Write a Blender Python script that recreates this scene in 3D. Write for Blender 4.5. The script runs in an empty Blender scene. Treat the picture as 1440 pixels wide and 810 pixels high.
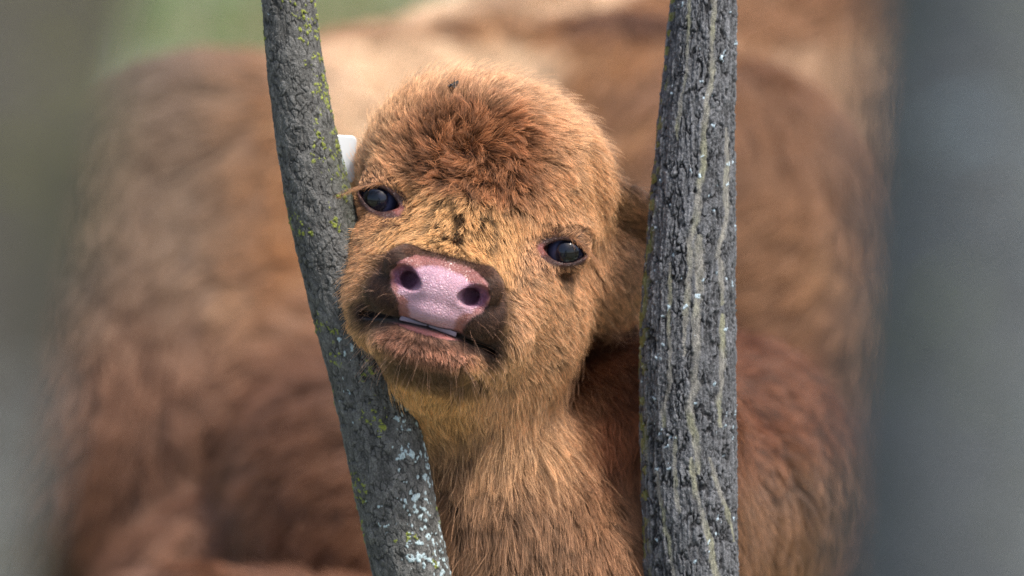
import bpy, math, random
import numpy as np
from mathutils import Matrix, Vector, kdtree

random.seed(7)
rng = np.random.default_rng(11)
scene = bpy.context.scene
COL = scene.collection

# ------------------------------------------------------------------ camera, sky, sun, exposure
S = 0.0006            # metres per photograph pixel in the plane of the calf's face
D = 4.0               # camera to face plane
PITCH = math.radians(12)
FACE_Z = 0.75         # height of the face above the ground
c_, s_ = math.cos(PITCH), math.sin(PITCH)
RIGHT = np.array([1.0, 0, 0]); UP = np.array([0, s_, c_]); FWD = np.array([0, c_, -s_])
ORIGIN = np.array([0, 0, FACE_Z])
cam_data = bpy.data.cameras.new('camera')
cam = bpy.data.objects.new('camera', cam_data); COL.objects.link(cam)
scene.camera = cam
cam_data.sensor_width = 36
cam_data.lens = 36 * D / (1440 * S)
cam_data.clip_start = 0.05; cam_data.clip_end = 500
cam.location = Vector(ORIGIN - FWD * D)
cam.rotation_euler = (math.radians(90) - PITCH, 0, 0)
cam_data.dof.use_dof = True
cam_data.dof.focus_distance = D - 0.035
cam_data.dof.aperture_fstop = cam_data.lens / 58.0
cam_data.dof.aperture_blades = 0

SUN_ELEV, SUN_AZ = math.radians(64), math.radians(118)   # azimuth from +Y (behind the calf), negative = to the left
world = bpy.data.worlds.new('World'); scene.world = world
world.use_nodes = True
wn = world.node_tree
bg = wn.nodes['Background']
sky = wn.nodes.new('ShaderNodeTexSky'); sky.sky_type = 'NISHITA'; sky.sun_disc = False
sky.sun_elevation = SUN_ELEV; sky.sun_rotation = SUN_AZ
sky.air_density = 1.0; sky.dust_density = 4.0; sky.ozone_density = 1.0
wn.links.new(sky.outputs[0], bg.inputs[0]); bg.inputs[1].default_value = 0.13
sun_data = bpy.data.lights.new('sun', 'SUN'); sun_data.energy = 2.4
sun_data.angle = math.radians(10); sun_data.color = (1.0, 0.95, 0.88)
sun = bpy.data.objects.new('sun', sun_data); COL.objects.link(sun)
sd = Vector((math.sin(SUN_AZ) * math.cos(SUN_ELEV), math.cos(SUN_AZ) * math.cos(SUN_ELEV), math.sin(SUN_ELEV)))
sun.rotation_euler = sd.to_track_quat('Z', 'Y').to_euler()
scene.view_settings.view_transform = 'Standard'
scene.view_settings.look = 'None'
scene.view_settings.exposure = 0.95
scene.view_settings.gamma = 1.0
scene.cycles.max_bounces = 10
scene.cycles.transparent_max_bounces = 8
scene.cycles.use_denoising = True
scene.cycles.denoising_prefilter = 'NONE'
try:
    scene.cycles_curves.shape = 'RIBBONS'
except Exception:
    pass

# ------------------------------------------------------------------ helpers
def V2W(p):
    """view frame metres (right, up, away) -> world"""
    p = np.asarray(p, dtype=np.float64)
    return ORIGIN + p[..., 0:1] * RIGHT + p[..., 1:2] * UP + p[..., 2:3] * FWD

def D2W(v):
    v = np.asarray(v, dtype=np.float64)
    return v[..., 0:1] * RIGHT + v[..., 1:2] * UP + v[..., 2:3] * FWD

def hash3(i, j, k, seed=0):
    h = (i.astype(np.int64) * 73856093) ^ (j.astype(np.int64) * 19349663) ^ (k.astype(np.int64) * 83492791) ^ (seed * 2654435761 & 0x7fffffff)
    h = (h ^ (h >> 13)) * 1274126177 & 0x7fffffff
    h = (h ^ (h >> 16)) * 668265263 & 0x7fffffff
    return ((h >> 4) & 0xfffff) / float(0xfffff)

def vnoise(p, seed=0):
    p = np.asarray(p); f = np.floor(p); i = f.astype(np.int64); t = p - f; t = t * t * (3 - 2 * t)
    r = 0
    for dx in (0, 1):
        for dy in (0, 1):
            for dz in (0, 1):
                w = (t[:, 0] if dx else 1 - t[:, 0]) * (t[:, 1] if dy else 1 - t[:, 1]) * (t[:, 2] if dz else 1 - t[:, 2])
                r = r + w * hash3(i[:, 0] + dx, i[:, 1] + dy, i[:, 2] + dz, seed)
    return r * 2 - 1

def fbm(p, octv=3, seed=0):
    r = 0; a = 1; tot = 0
    for o in range(octv):
        r = r + a * vnoise(p * (2 ** o) + o * 17.3, seed + o); tot += a; a *= 0.5
    return r / tot

def vecnoise(p, seed=0):
    return np.stack([vnoise(p, seed), vnoise(p + 31.7, seed + 5), vnoise(p - 57.1, seed + 9)], -1)

def voronoi(p, seed=0):
    """F1, F2 and the nearest cell's random number"""
    f = np.floor(p).astype(np.int64)
    F1 = np.full(len(p), 9.0); F2 = np.full(len(p), 9.0); R = np.zeros(len(p))
    for dx in (-1, 0, 1):
        for dy in (-1, 0, 1):
            for dz in (-1, 0, 1):
                i, j, k = f[:, 0] + dx, f[:, 1] + dy, f[:, 2] + dz
                q = np.stack([i + hash3(i, j, k, seed), j + hash3(i, j, k, seed + 1), k + hash3(i, j, k, seed + 2)], -1)
                d = np.sqrt(((p - q) ** 2).sum(-1)); rr = hash3(i, j, k, seed + 3)
                near = d < F1
                F2 = np.where(near, F1, np.minimum(F2, d)); R = np.where(near, rr, R); F1 = np.where(near, d, F1)
    return F1, F2, R

def sstep(a, b, x):
    t = np.clip((x - a) / (b - a), 0, 1); return t * t * (3 - 2 * t)

def mix(a, b, t):
    return a + (b - a) * t

def lin(r, g, b):
    f = lambda v: (v / 255 / 12.92) if v / 255 <= .04045 else ((v / 255 + .055) / 1.055) ** 2.4
    return np.array([f(r), f(g), f(b)])

def tag(o, label=None, cat=None, group=None, kind=None):
    if label: o['label'] = label
    if cat: o['category'] = cat
    if group: o['group'] = group
    if kind: o['kind'] = kind
    return o

def empty(name, loc):
    o = bpy.data.objects.new(name, None); o.location = loc; o.empty_display_size = .05
    COL.objects.link(o); return o

def mesh_obj(name, verts, faces, mat, parent=None, colors=None, smooth=True, extra=None):
    me = bpy.data.meshes.new(name)
    verts = np.asarray(verts, dtype=np.float32)
    if isinstance(faces, np.ndarray) and faces.shape[1] == 4:
        me.vertices.add(len(verts)); me.vertices.foreach_set('co', verts.ravel())
        me.loops.add(faces.size); me.loops.foreach_set('vertex_index', faces.astype(np.int32).ravel())
        me.polygons.add(len(faces)); me.polygons.foreach_set('loop_start', np.arange(0, faces.size, 4, dtype=np.int32))
        me.update(calc_edges=True)
    else:
        me.from_pydata([tuple(map(float, v)) for v in verts], [], [tuple(map(int, f)) for f in faces])
    if colors is not None:
        at = me.color_attributes.new('tint', 'FLOAT_COLOR', 'POINT')
        at.data.foreach_set('color', np.concatenate([colors, np.ones((len(verts), 1))], 1).astype(np.float32).ravel())
    for k, v in (extra or {}).items():
        at = me.attributes.new(k, 'FLOAT', 'POINT'); at.data.foreach_set('value', v.astype(np.float32))
    if smooth: me.polygons.foreach_set('use_smooth', np.ones(len(me.polygons), dtype=bool))
    me.materials.append(mat)
    o = bpy.data.objects.new(name, me); COL.objects.link(o)
    if parent:
        o.parent = parent; o.matrix_parent_inverse = Matrix.Translation(parent.location).inverted()
    return o

def curves_obj(name, pts, radius, mat, parent=None, colors=None):
    """pts: n x k x 3, radius: n x k"""
    n, k, _ = pts.shape
    cu = bpy.data.hair_curves.new(name)
    cu.add_curves([k] * n)
    cu.position_data.foreach_set('vector', pts.astype(np.float32).ravel())
    at = cu.attributes.get('radius') or cu.attributes.new('radius', 'FLOAT', 'POINT')
    at.data.foreach_set('value', radius.astype(np.float32).ravel())
    if colors is not None:
        at = cu.attributes.new('tint', 'FLOAT_COLOR', 'CURVE')
        at.data.foreach_set('color', np.concatenate([colors, np.ones((n, 1))], 1).astype(np.float32).ravel())
    cu.materials.append(mat)
    o = bpy.data.objects.new(name, cu); COL.objects.link(o)
    if parent:
        o.parent = parent; o.matrix_parent_inverse = Matrix.Translation(parent.location).inverted()
    return o

# ------------------------------------------------------------------ materials
def new_mat(name):
    m = bpy.data.materials.new(name); m.use_nodes = True
    return m, m.node_tree.nodes, m.node_tree.links, m.node_tree.nodes['Principled BSDF']

def attr_mat(name, rough=.6, bump=0.0, scale=400, spec=.5, vary=.15, detail=6, sss=0.0, coat=0.0):
    m, N, L, P = new_mat(name)
    a = N.new('ShaderNodeAttribute'); a.attribute_name = 'tint'
    tc = N.new('ShaderNodeTexCoord')
    no = N.new('ShaderNodeTexNoise'); no.inputs['Scale'].default_value = scale; no.inputs['Detail'].default_value = detail
    L.new(tc.outputs['Object'], no.inputs['Vector'])
    mr = N.new('ShaderNodeMapRange'); mr.inputs[3].default_value = 1 - vary * 2; mr.inputs[4].default_value = 1 + vary * 2
    L.new(no.outputs['Fac'], mr.inputs[0])
    mx = N.new('ShaderNodeVectorMath'); mx.operation = 'SCALE'
    L.new(a.outputs['Color'], mx.inputs[0]); L.new(mr.outputs[0], mx.inputs['Scale'])
    L.new(mx.outputs[0], P.inputs['Base Color'])
    P.inputs['Roughness'].default_value = rough; P.inputs['Specular IOR Level'].default_value = spec
    if sss:
        P.inputs['Subsurface Weight'].default_value = sss; P.inputs['Subsurface Radius'].default_value = (.006, .003, .002); P.inputs['Subsurface Scale'].default_value = 1
    if coat: P.inputs['Coat Weight'].default_value = coat; P.inputs['Coat Roughness'].default_value = .25
    if bump:
        b = N.new('ShaderNodeBump'); b.inputs['Strength'].default_value = .8; b.inputs['Distance'].default_value = bump
        L.new(no.outputs['Fac'], b.inputs['Height']); L.new(b.outputs[0], P.inputs['Normal'])
    return m

def hair_mat(name, rough=.35, root=.55, vary=.3, fibre=.3):
    m, N, L, P = new_mat(name)
    N.remove(P)
    out = [x for x in N if x.type == 'OUTPUT_MATERIAL'][0]
    h = N.new('ShaderNodeBsdfHairPrincipled'); h.model = 'CHIANG'; h.parametrization = 'COLOR'
    a = N.new('ShaderNodeAttribute'); a.attribute_name = 'tint'
    hi = N.new('ShaderNodeHairInfo')
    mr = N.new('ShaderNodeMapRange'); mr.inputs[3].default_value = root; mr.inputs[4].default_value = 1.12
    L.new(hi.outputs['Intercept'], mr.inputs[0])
    rr = N.new('ShaderNodeMapRange'); rr.inputs[3].default_value = 1 - vary; rr.inputs[4].default_value = 1 + vary
    L.new(hi.outputs['Random'], rr.inputs[0])
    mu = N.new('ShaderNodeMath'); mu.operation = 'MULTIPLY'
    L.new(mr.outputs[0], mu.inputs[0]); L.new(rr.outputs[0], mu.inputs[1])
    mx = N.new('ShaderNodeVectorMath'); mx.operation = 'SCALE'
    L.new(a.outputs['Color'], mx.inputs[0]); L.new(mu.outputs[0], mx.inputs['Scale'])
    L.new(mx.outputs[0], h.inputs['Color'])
    h.inputs['Roughness'].default_value = rough; h.inputs['Radial Roughness'].default_value = .5
    h.inputs['IOR'].default_value = 1.5
    P = N.new('ShaderNodeBsdfPrincipled'); P.inputs['Roughness'].default_value = .55; P.inputs['Specular IOR Level'].default_value = .25
    L.new(mx.outputs[0], P.inputs['Base Color'])
    ms = N.new('ShaderNodeMixShader'); ms.inputs[0].default_value = fibre
    L.new(P.outputs[0], ms.inputs[1]); L.new(h.outputs[0], ms.inputs[2]); L.new(ms.outputs[0], out.inputs['Surface'])
    return m

def plain_mat(name, col, rough=.5, coat=0, spec=.5):
    m, N, L, P = new_mat(name)
    P.inputs['Base Color'].default_value = (*col, 1); P.inputs['Roughness'].default_value = rough
    P.inputs['Coat Weight'].default_value = coat; P.inputs['Coat Roughness'].default_value = .03
    P.inputs['Specular IOR Level'].default_value = spec
    no = N.new('ShaderNodeTexNoise'); no.inputs['Scale'].default_value = 300
    b = N.new('ShaderNodeBump'); b.inputs['Strength'].default_value = .15; b.inputs['Distance'].default_value = .0003
    L.new(no.outputs['Fac'], b.inputs['Height']); L.new(b.outputs[0], P.inputs['Normal'])
    return m

M_bark = attr_mat('bark', rough=.85, bump=.0012, scale=900, spec=.25, vary=.3)
M_fur = hair_mat('calf_fur', root=.17, vary=.55, fibre=.2)  # dark roots: shade deep in the fur, put into the strand colour
M_cowfur = hair_mat('cow_fur', rough=.4, root=.6, vary=.25)
M_cowskin = attr_mat('cow_skin', rough=.8, scale=60, vary=.2, bump=.004)

# calf skin: hair-covered skin dull, the nose pad moist and pebbled
def skin_material():
    m, N, L, P = new_mat('calf_skin')
    a = N.new('ShaderNodeAttribute'); a.attribute_name = 'tint'
    w = N.new('ShaderNodeAttribute'); w.attribute_name = 'wet'
    tc = N.new('ShaderNodeTexCoord')
    vo = N.new('ShaderNodeTexVoronoi'); vo.feature = 'DISTANCE_TO_EDGE'; vo.inputs['Scale'].default_value = 420
    nz = N.new('ShaderNodeTexNoise'); nz.inputs['Scale'].default_value = 90; nz.inputs['Detail'].default_value = 5
    wp = N.new('ShaderNodeMixRGB'); wp.blend_type = 'ADD'; wp.inputs[0].default_value = .008
    L.new(tc.outputs['Object'], nz.inputs['Vector']); L.new(tc.outputs['Object'], wp.inputs[1]); L.new(nz.outputs['Color'], wp.inputs[2])
    L.new(wp.outputs[0], vo.inputs['Vector'])
    mr = N.new('ShaderNodeMapRange'); mr.inputs[1].default_value = 0; mr.inputs[2].default_value = .22
    L.new(vo.outputs['Distance'], mr.inputs[0])
    mulw = N.new('ShaderNodeMath'); mulw.operation = 'MULTIPLY'; L.new(mr.outputs[0], mulw.inputs[0]); L.new(w.outputs['Fac'], mulw.inputs[1])
    b = N.new('ShaderNodeBump'); b.inputs['Strength'].default_value = .6; b.inputs['Distance'].default_value = .001
    L.new(mulw.outputs[0], b.inputs['Height'])
    n2 = N.new('ShaderNodeTexNoise'); n2.inputs['Scale'].default_value = 1100; n2.inputs['Detail'].default_value = 4
    L.new(tc.outputs['Object'], n2.inputs['Vector'])
    b2 = N.new('ShaderNodeBump'); b2.inputs['Strength'].default_value = .08; b2.inputs['Distance'].default_value = .0005
    L.new(n2.outputs['Fac'], b2.inputs['Height']); L.new(b.outputs[0], b2.inputs['Normal']); L.new(b2.outputs[0], P.inputs['Normal'])
    m2 = N.new('ShaderNodeMapRange'); m2.inputs[3].default_value = .7; m2.inputs[4].default_value = 1.25
    L.new(nz.outputs['Fac'], m2.inputs[0])
    sc = N.new('ShaderNodeVectorMath'); sc.operation = 'SCALE'; L.new(a.outputs['Color'], sc.inputs[0]); L.new(m2.outputs[0], sc.inputs['Scale'])
    L.new(sc.outputs[0], P.inputs['Base Color'])
    ro = N.new('ShaderNodeMapRange'); ro.inputs[3].default_value = .75; ro.inputs[4].default_value = .34
    L.new(w.outputs['Fac'], ro.inputs[0]); L.new(ro.outputs[0], P.inputs['Roughness'])
    P.inputs['Subsurface Weight'].default_value = .25; P.inputs['Subsurface Radius'].default_value = (.004, .0018, .0012); P.inputs['Subsurface Scale'].default_value = 1
    return m
M_skin = skin_material()

# ------------------------------------------------------------------ implicit surfaces -> one continuous mesh
class Field:
    def __init__(self, xs, ys, zs):
        self.ax = [np.asarray(xs, np.float32), np.asarray(ys, np.float32), np.asarray(zs, np.float32)]
        self.d = np.full([len(a) for a in self.ax], 1e3, np.float32)
    def box(self, lo, hi):
        sl = []
        for a, l, h in zip(self.ax, lo, hi):
            i0 = max(0, np.searchsorted(a, l) - 1); i1 = min(len(a), np.searchsorted(a, h) + 1)
            sl.append(slice(i0, max(i1, i0)))
        sl = tuple(sl)
        g = [self.ax[0][sl[0]][:, None, None], self.ax[1][sl[1]][None, :, None], self.ax[2][sl[2]][None, None, :]]
        return sl, g
    def add(self, fn, lo, hi, k, sub=False):
        pad = k * 1.5 + (self.ax[0][1] - self.ax[0][0]) * 3
        sl, g = self.box([l - pad for l in lo], [h + pad for h in hi])
        if self.d[sl].size == 0: return
        nd = fn(*g).astype(np.float32); od = self.d[sl]
        if sub: nd = -nd; m = -1
        else: m = 1
        a, b = od * m, nd * m
        h = np.clip(.5 + .5 * (b - a) / k, 0, 1)
        r = b * (1 - h) + a * h - k * h * (1 - h)
        self.d[sl] = r * m
    def ell(self, c, r, k=20, R=None, sub=False):
        c = np.array(c, float); r = np.array(r, float); R = np.eye(3) if R is None else np.array(R)
        def fn(x, y, z):
            x, y, z = x - c[0], y - c[1], z - c[2]
            q = [R[i, 0] * x + R[i, 1] * y + R[i, 2] * z for i in range(3)]
            k0 = np.sqrt(sum((q[i] / r[i]) ** 2 for i in range(3))); k1 = np.sqrt(sum((q[i] / r[i] ** 2) ** 2 for i in range(3))) + 1e-9
            return k0 * (k0 - 1) / k1
        m = max(r) if not np.allclose(R, np.eye(3)) else r
        self.add(fn, c - m, c + m, k, sub)
    def cone(self, a, b, ra, rb, k=20, sub=False):
        a = np.array(a, float); b = np.array(b, float); ba = b - a; L2 = (ba ** 2).sum()
        def fn(x, y, z):
            px, py, pz = x - a[0], y - a[1], z - a[2]
            h = np.clip((px * ba[0] + py * ba[1] + pz * ba[2]) / L2, 0, 1)
            return np.sqrt((px - ba[0] * h) ** 2 + (py - ba[1] * h) ** 2 + (pz - ba[2] * h) ** 2) - (ra + (rb - ra) * h)
        self.add(fn, np.minimum(a - ra, b - rb), np.maximum(a + ra, b + rb), k, sub)
    def mesh(self):
        d = self.d; ins = d < 0
        nx, ny, nz = d.shape
        cnt = np.zeros((nx - 1, ny - 1, nz - 1), np.uint8)
        for i in (0, 1):
            for j in (0, 1):
                for k in (0, 1):
                    cnt += ins[i:nx - 1 + i, j:ny - 1 + j, k:nz - 1 + k]
        act = (cnt > 0) & (cnt < 8)
        I, J, K = np.nonzero(act)
        idx = np.full(act.shape, -1, np.int32); idx[I, J, K] = np.arange(len(I))
        acc = np.zeros((len(I), 3)); n = np.zeros(len(I))
        def P(i, j, k): return np.stack([self.ax[0][i], self.ax[1][j], self.ax[2][k]], -1)
        cor = [(i, j, k) for i in (0, 1) for j in (0, 1) for k in (0, 1)]
        for a in cor:
            for b in cor:
                if a < b and sum(abs(x - y) for x, y in zip(a, b)) == 1:
                    ia = (I + a[0], J + a[1], K + a[2]); ib = (I + b[0], J + b[1], K + b[2])
                    da, db = d[ia], d[ib]; s = (da < 0) != (db < 0)
                    t = np.where(s, da / np.where(s, da - db, 1), 0)
                    pa, pb = P(*ia), P(*ib)
                    acc += np.where(s[:, None], pa + (pb - pa) * t[:, None], 0); n += s
        V = acc / n[:, None]
        F = []
        for ax in range(3):
            o = [0, 0, 0]; o[ax] = 1
            a = ins[:nx - o[0], :ny - o[1], :nz - o[2]]; b = ins[o[0]:, o[1]:, o[2]:]
            e = np.nonzero(a != b); e = [x.copy() for x in e]
            u, v = [(1, 2), (2, 0), (0, 1)][ax]
            ok = (e[u] > 0) & (e[v] > 0) & (e[u] < d.shape[u] - 1) & (e[v] < d.shape[v] - 1)
            e = [x[ok] for x in e]; flip = a[tuple(e)]
            def cell(du, dv):
                q = [x.copy() for x in e]; q[u] -= du; q[v] -= dv
                return idx[tuple(q)]
            q = np.stack([cell(1, 1), cell(0, 1), cell(0, 0), cell(1, 0)], -1)
            q = np.where(flip[:, None], q, q[:, ::-1]); F.append(q)
        F = np.concatenate(F); F = F[(F >= 0).all(1)]
        return V, F

def tri_data(V, F):
    T = np.concatenate([F[:, [0, 1, 2]], F[:, [0, 2, 3]]])
    a, b, c = V[T[:, 0]], V[T[:, 1]], V[T[:, 2]]
    n = np.cross(b - a, c - a); ar = np.sqrt((n ** 2).sum(-1)) + 1e-12
    return T, n / ar[:, None], ar * .5

def vert_normals(V, F):
    T, n, ar = tri_data(V, F)
    N = np.zeros_like(V)
    for i in range(3):
        np.add.at(N, T[:, i], n * ar[:, None])
    return N / (np.sqrt((N ** 2).sum(-1)) + 1e-12)[:, None]

def scatter(V, F, VN, weight, n):
    T, tn, ar = tri_data(V, F)
    cen = (V[T[:, 0]] + V[T[:, 1]] + V[T[:, 2]]) / 3
    w = ar * weight(cen, tn); cdf = np.cumsum(w); cdf /= cdf[-1]
    t = np.searchsorted(cdf, rng.random(n)); t = np.minimum(t, len(T) - 1)
    u = rng.random(n); v = rng.random(n); f = u + v > 1; u[f] = 1 - u[f]; v[f] = 1 - v[f]
    p = V[T[t, 0]] * (1 - u - v)[:, None] + V[T[t, 1]] * u[:, None] + V[T[t, 2]] * v[:, None]
    N = VN[T[t, 0]] * (1 - u - v)[:, None] + VN[T[t, 1]] * u[:, None] + VN[T[t, 2]] * v[:, None]
    return p, N / (np.sqrt((N ** 2).sum(-1)) + 1e-12)[:, None]

def unit(v): return v / (np.sqrt((v ** 2).sum(-1, keepdims=True)) + 1e-9)

def grow(root, nrm, flow, length, lift, curl, clump, K, tuft, seed):
    """strand points n x K x 3 in the units of root. flow: direction the coat lies in; lift: how far it stands up"""
    n = len(root)
    tan = unit(flow - (flow * nrm).sum(-1, keepdims=True) * nrm)
    d0 = unit(tan * (1 - lift)[:, None] + nrm * (lift + .12)[:, None])
    d1 = unit(tan + nrm * (lift * .35)[:, None])
    t = np.linspace(0, 1, K)[None, :, None]
    P = root[:, None] + (d0[:, None] * (t - t * t * .5) + d1[:, None] * (t * t * .5)) * length[:, None, None]
    side = np.cross(nrm, tan)
    ph = (rng.random(n) * 6.28 + vnoise(root / 9.0, seed) * 5)[:, None, None]; fr = (rng.uniform(3, 7, n))[:, None, None]
    P = P + curl[:, None, None] * (t ** .8) * (side[:, None] * np.sin(fr * t + ph) + nrm[:, None] * .6 * (np.cos(fr * t + ph) - np.cos(ph)))
    for lvl, (frac, amt) in enumerate(tuft):
        m = max(8, int(n * frac)); sel = rng.choice(n, m, replace=False)
        kd = kdtree.KDTree(m)
        for i, s in enumerate(sel): kd.insert(root[s], i)
        kd.balance()
        near = np.fromiter((kd.find(r)[1] for r in root), np.int64, n)
        cs = sel[near]
        w = (t ** 1.3) * (clump * amt * rng.uniform(.5, 1.1, n))[:, None, None]
        tgt = P[cs] + (root - root[cs])[:, None] * .12
        P = P + (tgt - P) * np.clip(w, 0, .95)
    return P

# ------------------------------------------------------------------ THE CALF  (built in face coordinates, photograph pixels: a across, b down the face, c towards the viewer)
RO = math.radians(15.2); ca, sa = math.cos(RO), math.sin(RO)
def I(px, py, c=0):          # photograph position -> face coordinates
    dx, dy = px - 664, py - 315
    return np.array([dx * ca + dy * sa, -dx * sa + dy * ca, c], float)
def to_img(p):               # face coordinates -> px, py, c
    return np.stack([664 + p[..., 0] * ca - p[..., 1] * sa, 315 + p[..., 0] * sa + p[..., 1] * ca, p[..., 2]], -1)
def face2view(p):
    q = to_img(p)
    return np.stack([(q[..., 0] - 720) * S, (405 - q[..., 1]) * S, -q[..., 2] * S], -1)
def face2world(p): return V2W(face2view(p))

def axis_vals(segs):
    out = []
    for lo, hi, st in segs: out.append(np.arange(lo, hi, st))
    return np.concatenate(out)
NX = -18.0                                            # midline of the muzzle
fa = axis_vals([(-420, -230, 14), (-230, -172, 6), (-172, 172, 2.6), (172, 280, 6), (280, 1000, 15)])
fb = axis_vals([(-270, -48, 5), (-48, 240, 2.6), (240, 420, 6), (420, 1700, 16)])
fc = axis_vals([(-1900, -330, 16), (-330, -45, 5.5), (-45, 215, 2.6)])
fl = Field(fa, fb, fc)
EYES = [(-136, 0, -24, -1), (137, 2, -24, 1)]
def rot(ax, deg): return np.array(Matrix.Rotation(math.radians(deg), 3, ax))
# torso, shoulders, chest
fl.cone(I(845, 800, -360), I(1060, 720, -1250), 215, 235, 60)
fl.ell(I(860, 700, -310), (180, 260, 170), 60)
fl.cone(I(705, 700, -190), I(740, 850, -210), 120, 165, 50)
fl.cone(I(705, 380, -200), I(672, 580, -160), 120, 92, 50)
fl.cone(I(672, 580, -160), I(700, 700, -170), 92, 118, 40)
fl.ell(I(822, 372, -240), (105, 110, 130), 40)
fl.ell(I(765, 835, -150), (165, 150, 125), 60)
for x0, x1, cc in ((690, 690, -230), (860, 870, -300), (960, 970, -1150), (1160, 1165, -1250)):     # legs
    up = 60 if cc < -900 else 0
    fl.cone(I(x0, 930 - up * 2, cc), I(x1 - 10, 1200 - up * 2, cc - 70), 95, 55, 40)
    fl.cone(I(x1 - 10, 1200 - up * 2, cc - 70), I(x1, 1560 - up * 3, cc - 130), 50, 38, 20)
fl.cone(I(1120, 640, -1430), I(1140, 980, -1520), 26, 16, 20)     # tail
# skull
fl.ell((3, -60, -135), (180, 138, 168), 30)
fl.ell((-6, -106, -112), (142, 86, 120), 30)
fl.ell((0, -20, -60), (120, 70, 78), 40)
fl.cone((0, 10, -50), (NX, 110, 70), 102, 80, 40)
for s in (-1, 1):
    fl.ell((s * 124, -16, -42), (44, 40, 44), 24)                       # brow and orbit
    fl.ell((s * 92 - 10, 75, -30), (62, 78, 70), 30)                    # upper cheek
    fl.ell((s * 70 + NX + 4 + (s > 0) * 10, 138, 22), (56, 66, 62), 26)        # cheek pad beside the mouth
for s in (-1, 1): fl.cone((NX * .5 + s * 92, 44, 6), (NX + s * 90, 128, 22), 32, 30, 22)
fl.ell((110, 122, -112), (84, 110, 102), 40)                            # right jowl
fl.ell((-70, 120, -110), (80, 110, 100), 40)
fl.cone((-14, 178, 60), (32, 190, -110), 66, 128, 36)                   # lower jaw
# muzzle
for s in (-1, 1):
    fl.ell((NX + s * 50, 124, 92), (50, 40, 62), 14)                    # upper lips
    fl.ell((NX + s * 53, 84, 120), (31, 30, 46), 10)                    # nostril wings
fl.ell((NX, 100, 112), (62, 50, 64), 12)
fl.ell((NX, 64, 92), (60, 30, 58), 18)
fl.ell((NX, 132, 118), (44, 26, 54), 10)
fl.ell((NX + 4, 188, 92), (80, 37, 64), 14)                             # lower lip and chin
fl.ell((NX, 172, 112), (56, 20, 46), 8)
# nostrils: comma shaped openings
for s in (-1, 1):
    Rn = rot('Y', s * 26) @ rot('Z', s * 30)
    fl.ell((NX + s * 50, 96, 163), (20.5, 15, 26), 2.6, rot('Z', s * 28), sub=True)
    fl.ell((NX + s * 41, 99, 148), (10, 12, 32), 3, Rn, sub=True)
    fl.ell((NX + s * 61, 103, 158), (12, 4.5, 16), 4, rot('Z', s * -18), sub=True)
# mouth
def mouth(x, y, z):
    n = (x - NX) / 98.0
    yc = 152 + 12 * n * n + 3 * n
    half = .8 + 4.2 * sstep(.45, .9, np.abs(n))
    dy = np.abs(y - yc) - half
    dx = (np.abs(n) - 1.0) * 98
    dz = (104 - 62 * n * n) - z
    return np.maximum(np.maximum(dy, dx), dz)
fl.add(mouth, (-125, 140, 20), (90, 180, 215), 5, sub=True)
# ears, hanging outwards
def leaf(base, tip, w, th, k):
    base, tip = np.array(base, float), np.array(tip, float)
    ax = unit(tip - base); nr = unit(np.cross(ax, np.cross(np.array([0, .35, 1.0]), ax))); sd = np.cross(ax, nr)
    R = np.stack([ax, sd, nr]); L = np.linalg.norm(tip - base) / 2
    fl.ell((base + tip) / 2, (L, w, th), k, R)
    fl.ell((base + tip) / 2 + nr * th * 1.0, (L * .7, w * .6, th * .8), 6, R, sub=True)
leaf(I(832, 262, -120), I(940, 350, -215), 44, 17, 22)
leaf(I(520, 235, -140), I(415, 250, -215), 38, 15, 18)
fl.cone(I(832, 222, -42), I(862, 330, -78), 17, 24, 20, sub=True)       # hollow in front of the ear root
fl.ell(I(512, 228, -52), (12, 16, 18), 12, sub=True)
# eyelids with almond openings
for ex, ey, ec, s in EYES:
    fl.ell((ex, ey + 1, ec), (33, 31, 31), 10)
    fl.ell((ex - s * 26, ey + 9, ec + 14), (14, 9, 10), 8)
    def lids(x, y, z, ex=ex, ey=ey, ec=ec, s=s):
        u = (x - ex + s * 4 - s * .15 * (z - ec)) * s; v = y - ey - 1
        v = v - (-.10 * u)
        hh = np.where(v < 0, 15.8, 16.2) * (1 - np.clip((u + 0) / 33, -1.4, 1.4) ** 2)
        return np.maximum((np.abs(v) - hh) * .72, ec + 2 - z)
    fl.add(lids, (ex - 44, ey - 26, ec), (ex + 44, ey + 28, ec + 50), 4, sub=True)
CV, CF = fl.mesh()
del fl
CN = vert_normals(CV, CF)

def ellmask(a, b, ca0, cb0, ra, rb, soft=.25):
    r = np.sqrt(((a - ca0) / ra) ** 2 + ((b - cb0) / rb) ** 2)
    return 1 - sstep(1 - soft, 1 + soft, r)
def pad_mask(a, b, c):       # bare nose pad: wide at the nostrils, narrow at the mouth
    n = np.abs(a - NX)
    wd = np.interp(b, [52, 62, 75, 95, 112, 130, 150, 156], [12, 44, 61, 70, 65, 50, 43, 40])
    m = (1 - sstep(-4, 5, n - wd)) * sstep(54, 62, b) * (1 - sstep(151, 156, b))
    return m * (c > 60)
def lip_mask(a, b, c):
    return ellmask(a, b, NX, 160, 44, 5, .5) * (c > 60)
def eye_mask(a, b, c, grow_=1.0):
    m = 0
    for ex, ey, ec, s in EYES:
        m = np.maximum(m, ellmask(a - ex + s * 4, b - ey - 2 + .1 * (a - ex) * s, 0, 0, 38 * grow_, 22 * grow_, .18))
    return m * (c > -60)
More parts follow.
